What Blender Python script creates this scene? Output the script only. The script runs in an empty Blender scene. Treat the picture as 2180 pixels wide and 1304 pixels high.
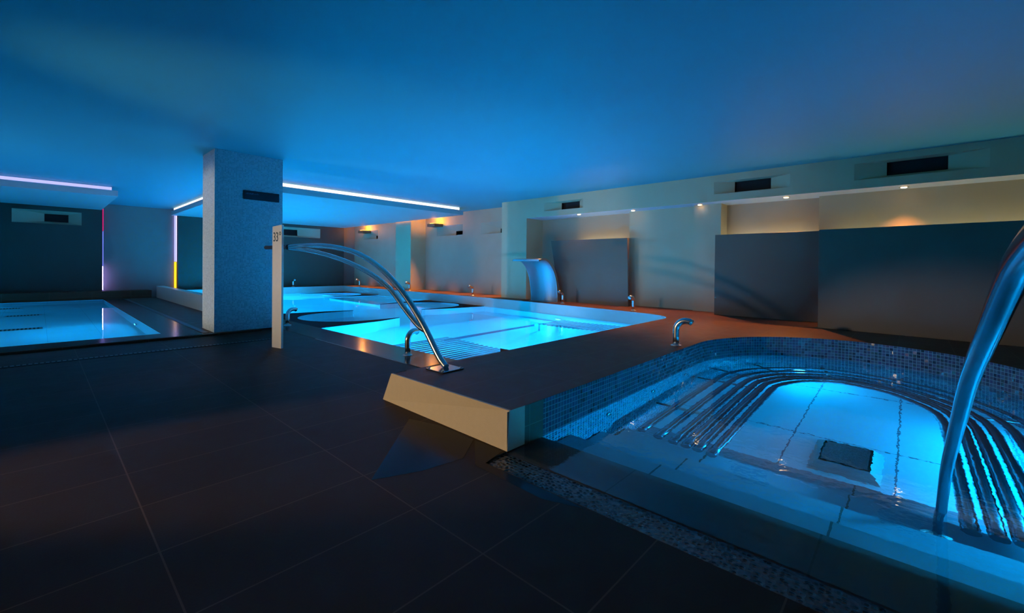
import bpy, bmesh, math, random
from math import sin, cos, pi, sqrt, atan2, radians
from mathutils import Vector, Matrix, geometry
random.seed(7)
SC = bpy.context.scene
COL = SC.collection

# ------------------------------------------------------------------ camera
YAW, PITCH, ROLL, FPX, CY = 0.7426, -0.0092, -0.010, 926.84, 575.34
EYE = Vector((0, 0, 1.05))
fw = Vector((cos(YAW)*cos(PITCH), sin(YAW)*cos(PITCH), sin(PITCH)))
rt = Vector((sin(YAW), -cos(YAW), 0)); up = rt.cross(fw)
r2 = cos(ROLL)*rt - sin(ROLL)*up; u2 = sin(ROLL)*rt + cos(ROLL)*up
cd = bpy.data.cameras.new('camera'); cam = bpy.data.objects.new('camera', cd); COL.objects.link(cam)
cam.matrix_world = Matrix(((r2.x, u2.x, -fw.x, EYE.x), (r2.y, u2.y, -fw.y, EYE.y), (r2.z, u2.z, -fw.z, EYE.z), (0, 0, 0, 1)))
cd.sensor_width = 36; cd.lens = FPX/2180*36; cd.shift_y = (CY-652)/2180; cd.clip_start = 0.05; cd.clip_end = 100
SC.camera = cam
# ------------------------------------------------------------------ world, exposure
w = bpy.data.worlds.new('world'); SC.world = w; w.use_nodes = True
w.node_tree.nodes['Background'].inputs[0].default_value = (0.0008, 0.001, 0.0012, 1)
vs = SC.view_settings
vs.view_transform = 'Standard'; vs.look = 'None'; vs.exposure = 0.0; vs.gamma = 1.0; vs.use_curve_mapping = False
cy_ = SC.cycles
cy_.use_denoising = True; cy_.max_bounces = 10; cy_.diffuse_bounces = 5; cy_.glossy_bounces = 4; cy_.transmission_bounces = 8
cy_.sample_clamp_indirect = 8.0; cy_.blur_glossy = 1.0

BLUE = (0.0, 0.40, 1.0)
WARM = (1.0, 0.32, 0.07)
def lamp(kind, name, loc, energy, color, size=0.1, direction=None, parent=None, angle=None, sizey=None, blend=0.6, mis=False, spread=180):
    d = bpy.data.lights.new(name, kind); d.energy = energy; d.color = color
    if kind == 'AREA':
        d.size = size
        if sizey: d.shape = 'RECTANGLE'; d.size_y = sizey
        else: d.shape = 'DISK'
        d.spread = radians(spread)
    else: d.shadow_soft_size = size
    if kind == 'SPOT': d.spot_size = radians(angle or 100); d.spot_blend = blend
    d.cycles.use_multiple_importance_sampling = mis
    o = bpy.data.objects.new(name, d); COL.objects.link(o)
    if direction is not None: o.rotation_euler = Vector(direction).to_track_quat('-Z', 'Y').to_euler()
    o.location = Vector(loc)
    if parent: o.parent = parent; o.location = Vector(loc) - parent.location
    return o
# cream light from an unseen entrance at left; spots added for column, wall, riser
lamp('AREA', 'entrance_light', (-3.7, 9.2, 0.9), 26, (1.0, 0.80, 0.56), 0.5, (1, .15, -.08), sizey=0.7, spread=120)
lamp('SPOT', 'cream_fill_spot', (-3.7, 8.7, 1.0), 700, (1.0, 0.78, 0.52), 0.06, (5.5, -.75, .25), angle=28, blend=.4)
lamp('SPOT', 'floor_fill_spot', (-1.2, .6, 2.72), 72, (1.0, 0.72, 0.5), 0.1, (0.1, 0.1, -1), angle=125, blend=1.0)  # unseen warm fill added overhead to lift the near floor
lamp('SPOT', 'cream_fill_spot', (-3.7, 5.0, 1.2), 420, (1.0, 0.76, 0.46), 0.06, (12, .3, .75), angle=44, blend=.6)
lamp('SPOT', 'cream_fill_spot', (-3.7, 4.9, 1.3), 850, (1.0, 0.74, 0.45), 0.08, (5.5, -2.6, -1.18), angle=22, blend=.5)

# ------------------------------------------------------------------ materials
def nm(name):
    m = bpy.data.materials.new(name); m.use_nodes = True
    nt = m.node_tree; b = nt.nodes['Principled BSDF']; return m, nt, b
def N(nt, t, **kw):
    n = nt.nodes.new(t)
    for k, v in kw.items(): setattr(n, k, v)
    return n
def math_(nt, op, a, b=None, c=None):
    n = N(nt, 'ShaderNodeMath', operation=op)
    for i, v in enumerate((a, b, c)):
        if v is None: continue
        if isinstance(v, (int, float)): n.inputs[i].default_value = v
        else: nt.links.new(v, n.inputs[i])
    return n.outputs[0]
def mixc(nt, f, a, b):
    n = N(nt, 'ShaderNodeMix', data_type='RGBA')
    for s, v in ((n.inputs[0], f), (n.inputs[6], a), (n.inputs[7], b)):
        if isinstance(v, (int, float)): s.default_value = v
        elif isinstance(v, tuple): s.default_value = (*v, 1)
        else: nt.links.new(v, s)
    return n.outputs[2]
def plain(name, col, rough=0.5, metal=0.0, noise=0.0, scale=8.0, bump=0.0, bscale=60.0, spec=None):
    m, nt, b = nm(name)
    b.inputs['Roughness'].default_value = rough; b.inputs['Metallic'].default_value = metal
    if spec is not None: b.inputs['Specular IOR Level'].default_value = spec
    tc = N(nt, 'ShaderNodeTexCoord')
    nz = N(nt, 'ShaderNodeTexNoise'); nz.inputs['Scale'].default_value = scale; nz.inputs['Detail'].default_value = 5
    nt.links.new(tc.outputs['Object'], nz.inputs['Vector'])
    c2 = tuple(c*(1-noise) for c in col)
    nt.links.new(mixc(nt, nz.outputs['Fac'], c2, tuple(min(1, c*(1+noise)) for c in col)), b.inputs['Base Color'])
    if bump:
        n2 = N(nt, 'ShaderNodeTexNoise'); n2.inputs['Scale'].default_value = bscale; n2.inputs['Detail'].default_value = 3
        nt.links.new(tc.outputs['Object'], n2.inputs['Vector'])
        bp = N(nt, 'ShaderNodeBump'); bp.inputs['Strength'].default_value = bump; bp.inputs['Distance'].default_value = 0.004
        nt.links.new(n2.outputs['Fac'], bp.inputs['Height']); nt.links.new(bp.outputs[0], b.inputs['Normal'])
    return m
def slabs(name, col, joint, px, py, ox, oy, wd, rough, rvar=0.1, noise=0.25, wet=0.0, jbump=0.5, spec=0.5):
    """large rectangular tiles in world metres (UV = world x,y)"""
    m, nt, b = nm(name)
    uv = N(nt, 'ShaderNodeUVMap'); sp = N(nt, 'ShaderNodeSeparateXYZ'); nt.links.new(uv.outputs[0], sp.inputs[0])
    def edge(o, p, off):
        t = math_(nt, 'FRACT', math_(nt, 'DIVIDE', math_(nt, 'SUBTRACT', o, off - wd/2), p))
        return math_(nt, 'LESS_THAN', t, wd/p)
    j = math_(nt, 'MAXIMUM', edge(sp.outputs[0], px, ox), edge(sp.outputs[1], py, oy))
    cell = N(nt, 'ShaderNodeCombineXYZ')
    nt.links.new(math_(nt, 'FLOOR', math_(nt, 'DIVIDE', math_(nt, 'SUBTRACT', sp.outputs[0], ox), px)), cell.inputs[0])
    nt.links.new(math_(nt, 'FLOOR', math_(nt, 'DIVIDE', math_(nt, 'SUBTRACT', sp.outputs[1], oy), py)), cell.inputs[1])
    wn = N(nt, 'ShaderNodeTexWhiteNoise', noise_dimensions='2D'); nt.links.new(cell.outputs[0], wn.inputs['Vector'])
    nz = N(nt, 'ShaderNodeTexNoise'); nz.inputs['Scale'].default_value = 5; nz.inputs['Detail'].default_value = 8; nz.inputs['Roughness'].default_value = 0.7
    nt.links.new(uv.outputs[0], nz.inputs['Vector'])
    f = math_(nt, 'MULTIPLY_ADD', wn.outputs['Value'], 0.35, math_(nt, 'MULTIPLY', nz.outputs['Fac'], 0.65))
    base = mixc(nt, f, tuple(c*(1-noise) for c in col), tuple(c*(1+noise) for c in col))
    nt.links.new(mixc(nt, j, base, joint), b.inputs['Base Color'])
    b.inputs['Specular IOR Level'].default_value = spec
    nt.links.new(math_(nt, 'MULTIPLY_ADD', nz.outputs['Fac'], rvar*2, rough - rvar), b.inputs['Roughness'])
    n3 = N(nt, 'ShaderNodeTexNoise'); n3.inputs['Scale'].default_value = 90; n3.inputs['Detail'].default_value = 4
    nt.links.new(uv.outputs[0], n3.inputs['Vector'])
    h = math_(nt, 'MULTIPLY_ADD', j, -jbump, math_(nt, 'MULTIPLY', n3.outputs['Fac'], 0.25*(1-wet)))
    bp = N(nt, 'ShaderNodeBump'); bp.inputs['Strength'].default_value = 0.5; bp.inputs['Distance'].default_value = 0.004
    nt.links.new(h, bp.inputs['Height']); nt.links.new(bp.outputs[0], b.inputs['Normal'])
    return m
def mosaic(name, pitch, ca, cb, grout, rough=0.15, tilt=0.10, gw=0.12, spec=0.5, irid=0.0):
    m, nt, b = nm(name)
    uv = N(nt, 'ShaderNodeUVMap'); sp = N(nt, 'ShaderNodeSeparateXYZ'); nt.links.new(uv.outputs[0], sp.inputs[0])
    u = math_(nt, 'DIVIDE', sp.outputs[0], pitch); v = math_(nt, 'DIVIDE', sp.outputs[1], pitch)
    g = math_(nt, 'MAXIMUM', math_(nt, 'LESS_THAN', math_(nt, 'FRACT', u), gw), math_(nt, 'LESS_THAN', math_(nt, 'FRACT', v), gw))
    cell = N(nt, 'ShaderNodeCombineXYZ'); nt.links.new(math_(nt, 'FLOOR', u), cell.inputs[0]); nt.links.new(math_(nt, 'FLOOR', v), cell.inputs[1])
    wn = N(nt, 'ShaderNodeTexWhiteNoise', noise_dimensions='2D'); nt.links.new(cell.outputs[0], wn.inputs['Vector'])
    tile = mixc(nt, wn.outputs['Value'], ca, cb)
    if irid:
        hs = N(nt, 'ShaderNodeHueSaturation'); hs.inputs['Saturation'].default_value = 0.5; nt.links.new(wn.outputs['Color'], hs.inputs['Color'])
        tile = mixc(nt, irid, tile, hs.outputs[0])
    nt.links.new(mixc(nt, g, tile, grout), b.inputs['Base Color'])
    nt.links.new(math_(nt, 'MULTIPLY_ADD', g, 0.6, rough), b.inputs['Roughness'])
    b.inputs['Specular IOR Level'].default_value = spec
    ge = N(nt, 'ShaderNodeNewGeometry')
    vsub = N(nt, 'ShaderNodeVectorMath', operation='SUBTRACT'); nt.links.new(wn.outputs['Color'], vsub.inputs[0]); vsub.inputs[1].default_value = (.5, .5, .5)
    vsc = N(nt, 'ShaderNodeVectorMath', operation='SCALE'); nt.links.new(vsub.outputs[0], vsc.inputs[0]); vsc.inputs['Scale'].default_value = tilt
    va = N(nt, 'ShaderNodeVectorMath', operation='ADD'); nt.links.new(vsc.outputs[0], va.inputs[0]); nt.links.new(ge.outputs['Normal'], va.inputs[1])
    vn = N(nt, 'ShaderNodeVectorMath', operation='NORMALIZE'); nt.links.new(va.outputs[0], vn.inputs[0])
    nt.links.new(vn.outputs[0], b.inputs['Normal'])
    return m
def emit(name, col, s):
    m = bpy.data.materials.new(name); m.use_nodes = True; nt = m.node_tree; nt.nodes.clear()
    e = N(nt, 'ShaderNodeEmission'); e.inputs[0].default_value = (*col, 1); e.inputs[1].default_value = s
    o = N(nt, 'ShaderNodeOutputMaterial'); nt.links.new(e.outputs[0], o.inputs[0]); return m
def water(name, scale, dist, detail=2.0, strength=1.0):
    m = bpy.data.materials.new(name); m.use_nodes = True; nt = m.node_tree; nt.nodes.clear()
    gl = N(nt, 'ShaderNodeBsdfGlass'); gl.inputs['IOR'].default_value = 1.33; gl.inputs['Roughness'].default_value = 0.0
    gl.inputs['Color'].default_value = (0.97, 1, 1, 1)
    tc = N(nt, 'ShaderNodeTexCoord'); nz = N(nt, 'ShaderNodeTexNoise'); nz.inputs['Scale'].default_value = scale; nz.inputs['Detail'].default_value = detail
    nt.links.new(tc.outputs['Object'], nz.inputs['Vector'])
    bp = N(nt, 'ShaderNodeBump'); bp.inputs['Strength'].default_value = strength; bp.inputs['Distance'].default_value = dist
    nt.links.new(nz.outputs['Fac'], bp.inputs['Height']); nt.links.new(bp.outputs[0], gl.inputs['Normal'])
    o = N(nt, 'ShaderNodeOutputMaterial'); nt.links.new(gl.outputs[0], o.inputs[0]); return m
def perforated(name):
    m, nt, b = nm(name)
    uv = N(nt, 'ShaderNodeUVMap'); vo = N(nt, 'ShaderNodeTexVoronoi'); vo.inputs['Scale'].default_value = 45; vo.inputs['Randomness'].default_value = 0.55
    nt.links.new(uv.outputs[0], vo.inputs['Vector'])
    mask = math_(nt, 'LESS_THAN', vo.outputs['Distance'], 0.36)
    nt.links.new(mixc(nt, mask, (0.05, 0.075, 0.08), (0.002, 0.002, 0.002)), b.inputs['Base Color'])
    b.inputs['Roughness'].default_value = 0.22
    bp = N(nt, 'ShaderNodeBump'); bp.inputs['Strength'].default_value = 1.0; bp.inputs['Distance'].default_value = 0.006
    nt.links.new(vo.outputs['Distance'], bp.inputs['Height']); nt.links.new(bp.outputs[0], b.inputs['Normal'])
    return m

M = {}
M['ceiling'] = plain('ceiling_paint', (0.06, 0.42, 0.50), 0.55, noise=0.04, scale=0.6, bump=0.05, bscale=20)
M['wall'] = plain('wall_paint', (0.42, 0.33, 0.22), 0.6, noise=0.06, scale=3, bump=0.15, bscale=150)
M['pale_wall'] = plain('pale_wall_paint', (0.48, 0.41, 0.25), 0.6, noise=0.05, scale=3, bump=0.15, bscale=150)
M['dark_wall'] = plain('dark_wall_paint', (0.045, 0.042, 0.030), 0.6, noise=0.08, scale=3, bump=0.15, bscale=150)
M['panel'] = plain('panel_paint', (0.095, 0.082, 0.055), 0.5, noise=0.08, scale=3, bump=0.15, bscale=150)
M['slab'] = plain('dropped_ceiling_paint', (0.5, 0.52, 0.52), 0.6, noise=0.05, scale=2)
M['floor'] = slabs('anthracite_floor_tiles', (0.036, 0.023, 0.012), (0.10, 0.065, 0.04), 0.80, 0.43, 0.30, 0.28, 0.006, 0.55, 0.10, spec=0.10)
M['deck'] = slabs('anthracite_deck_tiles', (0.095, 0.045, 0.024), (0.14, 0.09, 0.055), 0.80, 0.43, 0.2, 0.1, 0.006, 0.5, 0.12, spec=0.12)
M['wet'] = slabs('wet_kerb_tiles', (0.03, 0.035, 0.035), (0.05, 0.06, 0.06), 0.80, 0.80, 0.3, 0.3, 0.006, 0.16, 0.05, wet=1.0, jbump=0.2, spec=0.30)
M['coping'] = slabs('dark_coping_stone', (0.020, 0.022, 0.024), (0.05, 0.05, 0.05), 0.80, 0.80, 0.3, 0.3, 0.006, 0.70, 0.05, spec=0.03)
M['kerb'] = slabs('dark_kerb_stone', (0.040, 0.046, 0.044), (0.015, 0.015, 0.015), 2.5, 0.80, 9.0, 0.25, 0.008, 0.4, 0.08, spec=0.3)
M['riser'] = plain('beige_riser_tiles', (0.50, 0.40, 0.27), 0.6, noise=0.06, scale=30, bump=0.3, bscale=200)
M['rim'] = plain('pool_rim_tiles', (0.42, 0.42, 0.38), 0.35, noise=0.06, scale=6)
M['parapet'] = plain('pale_green_parapet', (0.55, 0.62, 0.50), 0.3, noise=0.05, scale=3)
M['pool'] = slabs('pale_blue_pool_tiles', (0.14, 0.70, 0.76), (0.10, 0.5, 0.55), 0.6, 0.6, 0.1, 0.1, 0.006, 0.4, 0.05, noise=0.04)
M['jfloor'] = slabs('whirlpool_floor_tiles', (0.14, 0.62, 0.68), (0.04, 0.13, 0.17), 1.4, 0.66, 0.2, 0.06, 0.012, 0.4, 0.05, noise=0.05)
M['step'] = slabs('stone_step_tiles', (0.09, 0.155, 0.19), (0.02, 0.02, 0.02), 2.5, 0.80, 9.0, 0.25, 0.010, 0.45, 0.1, noise=0.15)
M['mos_col'] = mosaic('column_mosaic', 0.0205, (0.20, 0.32, 0.38), (0.34, 0.48, 0.55), (0.62, 0.64, 0.63), 0.22, 0.10, 0.16)
M['mos_jac'] = mosaic('whirlpool_mosaic', 0.033, (0.002, 0.007, 0.018), (0.012, 0.045, 0.09), (0.10, 0.18, 0.20), 0.09, 0.22, 0.13, irid=0.05)
M['steel'] = plain('brushed_steel', (0.72, 0.70, 0.66), 0.22, 1.0, noise=0.03, scale=40)
M['steel_dark'] = plain('dark_polished_steel', (0.30, 0.33, 0.38), 0.18, 1.0, noise=0.04, scale=30)
M['back_wall'] = plain('back_wall_paint', (0.22, 0.19, 0.17), 0.6, noise=0.06, scale=3)
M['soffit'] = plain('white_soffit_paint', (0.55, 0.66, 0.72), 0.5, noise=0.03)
M['puddle'] = plain('dark_glossy_film', (0.010, 0.010, 0.011), 0.22, noise=0.2, scale=3, spec=0.08)
M['caulk'] = plain('pale_caulk', (0.30, 0.27, 0.22), 0.5)
M['steel_dull'] = plain('dull_steel', (0.60, 0.58, 0.54), 0.32, 1.0, noise=0.05, scale=30)
M['postm'] = plain('satin_post_metal', (0.80, 0.77, 0.70), 0.45, 0.35, noise=0.05, scale=20)
M['black'] = plain('black_rubber', (0.008, 0.008, 0.009), 0.45)
M['plaque'] = plain('dark_blue_plaque', (0.006, 0.008, 0.016), 0.3)
M['navy'] = plain('navy_engraving_and_shade', (0.01, 0.05, 0.10), 0.5)
M['plaqtext'] = plain('pale_blue_lettering', (0.10, 0.20, 0.32), 0.5)
M['void'] = plain('vent_void', (0.004, 0.004, 0.004), 0.8)
M['grille'] = plain('dark_grille', (0.012, 0.012, 0.012), 0.4, noise=0.2)
M['meshlid'] = plain('grey_mesh_lid', (0.10, 0.11, 0.12), 0.35, 0.3, noise=0.5, scale=90, bump=0.8, bscale=120)
M['cascade'] = plain('satin_cascade_steel', (0.40, 0.50, 0.54), 0.45, 0.9, noise=0.05, scale=12)
M['perf'] = perforated('perforated_channel_cover')
M['led_white'] = emit('led_white', (1.0, 0.90, 1.0), 1.5)
M['led_lilac'] = emit('led_lilac', (0.44, 0.45, 1.0), 1.3)
M['led_pink'] = emit('led_pink', (0.9, 0.02, 0.25), 0.7)
M['led_blue'] = emit('led_blue', (0.20, 0.25, 1.0), 0.9)
M['led_yellow'] = emit('led_yellow', (1.0, 0.55, 0.02), 1.6)
M['led_glow'] = emit('led_lilac_glow', (0.40, 0.30, 1.0), 14.0)
M['led_cream'] = emit('led_cream', (1.0, 0.92, 0.60), 13.0)
M['led_amber'] = emit('led_amber', (1.0, 0.33, 0.04), 9.0)
M['bulb'] = emit('warm_bulb', (1.0, 0.62, 0.28), 12.0)
M['lens'] = emit('pool_lamp_lens', (0.10, 0.65, 1.0), 5.0)
M['water_still'] = water('still_pool_water', 1.2, 0.006, 1.0, 0.5)
M['water_jac'] = water('rippling_whirlpool_water', 16.0, 0.0016, 2.0, 0.6)

# ------------------------------------------------------------------ mesh helpers
class MB:
    def __init__(s): s.v = []; s.f = []; s.uv = []; s.sm = []
    def face(s, pts, uv=None, smooth=False):
        i = len(s.v); s.v += [tuple(p) for p in pts]; s.f.append(tuple(range(i, i+len(pts)))); s.uv.append(uv); s.sm.append(smooth)
    def box(s, x0, x1, y0, y1, z0, z1):
        i = len(s.v)
        s.v += [(x0,y0,z0),(x1,y0,z0),(x1,y1,z0),(x0,y1,z0),(x0,y0,z1),(x1,y0,z1),(x1,y1,z1),(x0,y1,z1)]
        for q in ((0,3,2,1),(4,5,6,7),(0,1,5,4),(1,2,6,5),(2,3,7,6),(3,0,4,7)):
            s.f.append(tuple(i+k for k in q)); s.uv.append(None); s.sm.append(False)
        return s
    def prism(s, poly, z0, z1, holes=(), sides=True, bottom=True, top=True, hole_sides=False):
        loops = [[Vector((x, y, 0)) for x, y in poly]] + [[Vector((x, y, 0)) for x, y in h] for h in holes]
        tris = geometry.tessellate_polygon(loops); flat = [p for l in loops for p in l]
        for t in tris:
            a, b, c = (flat[k] for k in t)
            if (b-a).cross(c-a).z < 0: a, c = c, a
            if top: s.face([(p.x, p.y, z1) for p in (a, b, c)])
            if bottom: s.face([(p.x, p.y, z0) for p in (c, b, a)])
        if sides: s.wall(poly, z0, z1, True)
        if hole_sides:
            for h in holes: s.wall(h, z0, z1, True)
        return s
    def wall(s, line, z0, z1, closed=False, smooth=False, u0=0.0):
        n = len(line); u = u0
        for k in range(n if closed else n-1):
            a, b = line[k], line[(k+1) % n]; l = math.hypot(b[0]-a[0], b[1]-a[1])
            s.face([(a[0],a[1],z0),(b[0],b[1],z0),(b[0],b[1],z1),(a[0],a[1],z1)], [(u,z0),(u+l,z0),(u+l,z1),(u,z1)], smooth); u += l
        return s
    def tube(s, pts, r, seg=16, caps=True):
        pts = [Vector(p) for p in pts]; n = len(pts); rs = r if isinstance(r, (list, tuple)) else [r]*n
        t = [(pts[min(k+1,n-1)]-pts[max(k-1,0)]).normalized() for k in range(n)]
        a = Vector((0,0,1)) if abs(t[0].z) < .9 else Vector((1,0,0)); nx = t[0].cross(a).normalized(); i0 = len(s.v)
        for k in range(n):
            nx = (nx - t[k]*nx.dot(t[k])).normalized(); ny = t[k].cross(nx)
            for j in range(seg):
                an = 2*pi*j/seg; s.v.append(tuple(pts[k]+(nx*cos(an)+ny*sin(an))*rs[k]))
        for k in range(n-1):
            for j in range(seg):
                a0 = i0+k*seg+j; a1 = i0+k*seg+(j+1) % seg
                s.f.append((a0, a1, a1+seg, a0+seg)); s.uv.append(None); s.sm.append(True)
        if caps:
            s.f.append(tuple(i0+j for j in reversed(range(seg)))); s.uv.append(None); s.sm.append(False)
            s.f.append(tuple(i0+(n-1)*seg+j for j in range(seg))); s.uv.append(None); s.sm.append(False)
        return s
    def lathe(s, prof, c, axis='z', seg=24, smooth=True):
        """prof: (radius, height) list revolved about axis through c"""
        i0 = len(s.v); c = Vector(c); n = len(prof)
        for r, h in prof:
            for j in range(seg):
                a = 2*pi*j/seg
                p = {'z': (r*cos(a), r*sin(a), h), 'x': (h, r*cos(a), r*sin(a)), 'y': (r*sin(a), h, r*cos(a))}[axis] if isinstance(axis, str) else None
                if p is None:
                    ax = Vector(axis).normalized(); q = Vector((0,0,1)) if abs(ax.z) < .9 else Vector((1,0,0))
                    e1 = ax.cross(q).normalized(); e2 = ax.cross(e1); p = e1*r*cos(a)+e2*r*sin(a)+ax*h
                s.v.append(tuple(c+Vector(p)))
        for k in range(n-1):
            for j in range(seg):
                a0 = i0+k*seg+j; a1 = i0+k*seg+(j+1) % seg
                s.f.append((a0, a1, a1+seg, a0+seg)); s.uv.append(None); s.sm.append(smooth)
        s.f.append(tuple(i0+j for j in reversed(range(seg)))); s.uv.append(None); s.sm.append(False)
        s.f.append(tuple(i0+(n-1)*seg+j for j in range(seg))); s.uv.append(None); s.sm.append(False)
        return s
    def build(s, name, mat, parent=None, local=False, bevel=0.0, fix=True):
        off = Vector((0, 0, 0))
        if parent is not None and not local:
            p = parent
            while p: off += Vector(p.location); p = p.parent
        me = bpy.data.meshes.new(name)
        me.from_pydata([tuple(Vector(v)-off) for v in s.v], [], s.f)
        ul = me.uv_layers.new(name='UVMap')
        for p, uv, sm in zip(me.polygons, s.uv, s.sm):
            p.use_smooth = sm
            n = p.normal; ax = max(range(3), key=lambda k: abs(n[k]))
            for k, li in enumerate(p.loop_indices):
                if uv: ul.data[li].uv = uv[k]
                else:
                    v = s.v[s.f[p.index][k]]
                    ul.data[li].uv = ((v[1], v[2]), (v[0], v[2]), (v[0], v[1]))[ax]
        me.materials.append(mat)
        if fix:
            bm = bmesh.new(); bm.from_mesh(me); bmesh.ops.remove_doubles(bm, verts=bm.verts, dist=1e-5)
            bmesh.ops.recalc_face_normals(bm, faces=bm.faces); bm.to_mesh(me); bm.free()
        o = bpy.data.objects.new(name, me); COL.objects.link(o)
        if parent is not None: o.parent = parent
        if bevel:
            b = o.modifiers.new('bevel', 'BEVEL'); b.width = bevel; b.segments = 2; b.limit_method = 'ANGLE'
        return o
def tag(o, label, cat, group=None, kind=None):
    o['label'] = label; o['category'] = cat
    if group: o['group'] = group
    if kind: o['kind'] = kind
    return o
def thing(name, loc, label, cat, group=None, rz=0.0):
    o = bpy.data.objects.new(name, None); COL.objects.link(o); o.empty_display_size = 0.1
    o.location = loc; o.rotation_euler = (0, 0, rz); return tag(o, label, cat, group)
def struct(o, label=None, cat=None):
    o['kind'] = 'structure'
    if label: o['label'] = label
    if cat: o['category'] = cat
    return o
def dup(root, loc, rz, label, group=None):
    def cp(o, par):
        c = o.copy(); COL.objects.link(c); c.parent = par
        for ch in [x for x in COL.objects if x.parent == o and x != c]: cp(ch, c)
        return c
    r = cp(root, None); r.location = loc; r.rotation_euler = (0, 0, rz); r['label'] = label
    if group: r['group'] = group
    return r
def smooth_line(pts, n=8, closed=False):
    out = []; m = len(pts)
    for k in range(m-1):
        p0, p1, p2, p3 = pts[max(k-1,0)], pts[k], pts[k+1], pts[min(k+2,m-1)]
        for i in range(n):
            t = i/n
            out.append(tuple(0.5*((2*b)+(-a+c)*t+(2*a-5*b+4*c-d)*t*t+(-a+3*b-3*c+d)*t**3) for a, b, c, d in zip(p0, p1, p2, p3)))
    out.append(tuple(pts[-1])); return out

C = 2.744      # ceiling
P = 0.226      # raised deck
LP = 0.03      # deck of the left pool
FZ = 2.53      # underside of the dropped ceilings
# ------------------------------------------------------------------ plan outlines
RIM = [(2.53,2.91),(6.95,2.96),(7.15,3.03),(7.32,3.2),(7.42,3.45),(7.55,4.2),(7.85,7.17),(7.95,8.84),(8.02,11.7),(8.06,14.8),(8.1,16.45)]
MAIN = [(3.15,2.91)] + RIM[1:] + [(2.55,16.45),(2.55,10.2),(3.15,9.9)]
JR = [(1.80,1.68),(4.7,1.72)] + smooth_line([(4.7,1.72),(5.1,1.715),(5.45,1.63),(5.85,1.42),(6.2,1.02),(6.36,.50),(6.25,-.02),(5.98,-.42),(5.52,-.75),(5.1,-.89),(4.7,-.93)], 6)[1:] + [(1.80,-.95)]
LPOOL = [(-3.9,7.95),(1.20,7.95),(1.21,16.3),(-3.9,16.3)]
WEDGE = [(1.10,1.93),(1.72,2.52),(1.79,2.27),(1.785,1.94),(1.57,1.79),(1.33,1.83)]
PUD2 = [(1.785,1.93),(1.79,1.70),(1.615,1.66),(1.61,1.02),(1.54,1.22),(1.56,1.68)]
X0, X1, Y0, Y1 = -4.0, 9.0, -3.2, 17.25

# ------------------------------------------------------------------ room shell
jhole = [(1.62,-.95),(1.62,1.68)] + JR[1:-1] + [(4.7,-.95)]
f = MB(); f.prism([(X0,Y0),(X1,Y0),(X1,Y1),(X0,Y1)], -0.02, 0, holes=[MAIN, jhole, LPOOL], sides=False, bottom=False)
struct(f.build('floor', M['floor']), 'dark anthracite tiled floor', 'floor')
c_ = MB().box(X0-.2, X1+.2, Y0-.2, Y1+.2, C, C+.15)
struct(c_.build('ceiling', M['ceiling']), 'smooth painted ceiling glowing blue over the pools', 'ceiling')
struct(MB().box(X0-.2, X1+.2, Y0-.2, Y0, -1.3, C).build('wall_front', M['wall']))
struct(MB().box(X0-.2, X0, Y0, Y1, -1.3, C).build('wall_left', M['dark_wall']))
struct(MB().box(X0-.2, X1+.2, Y1, Y1+.2, -1.3, C).build('wall_back', M['back_wall']))

def wall_with_holes(mb, axis, c, a0, a1, z0, z1, holes, flip=False):
    """vertical face on plane x=c (axis 'x') or y=c with rectangular holes (a0,a1,z0,z1)"""
    us = sorted({a0, a1, *[h[0] for h in holes], *[h[1] for h in holes]}); zs = sorted({z0, z1, *[h[2] for h in holes], *[h[3] for h in holes]})
    for i in range(len(us)-1):
        for j in range(len(zs)-1):
            um, zm = (us[i]+us[i+1])/2, (zs[j]+zs[j+1])/2
            if any(h[0] < um < h[1] and h[2] < zm < h[3] for h in holes): continue
            q = [(us[i],zs[j]),(us[i+1],zs[j]),(us[i+1],zs[j+1]),(us[i],zs[j+1])]
            mb.face([(c,u,z) if axis == 'x' else (u,c,z) for u, z in q])
def niche(axis, c, outer, inner, depth, label, mat):
    """splayed recess with a black opening at its back: a thing with surround, grille"""
    a0,a1,z0,z1 = outer; b0,b1,y0,y1 = inner
    loc = (c, (a0+a1)/2, z0) if axis == 'x' else ((a0+a1)/2, c, z0)
    t = thing('ventilation_niche', loc, label, 'air vent', 'ventilation niches in the walls')
    P3 = lambda u, z, d: (c+d, u, z) if axis == 'x' else (u, c+d, z)
    o = [(a0,z0),(a1,z0),(a1,z1),(a0,z1)]; n = [(b0,y0),(b1,y0),(b1,y1),(b0,y1)]
    s = MB()
    for k in range(4):
        l = (k+1) % 4
        s.face([P3(*o[k],0), P3(*o[l],0), P3(*n[l],depth), P3(*n[k],depth)])
    s.build('surround', mat, t, fix=False)
    g = MB(); g.face([P3(*q, depth+.06) for q in n])
    for k in range(4):
        l = (k+1) % 4; g.face([P3(*n[k],depth), P3(*n[l],depth), P3(*n[l],depth+.06), P3(*n[k],depth+.06)])
    g.build('opening', M['void'], t, fix=False)
    return t
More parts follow.
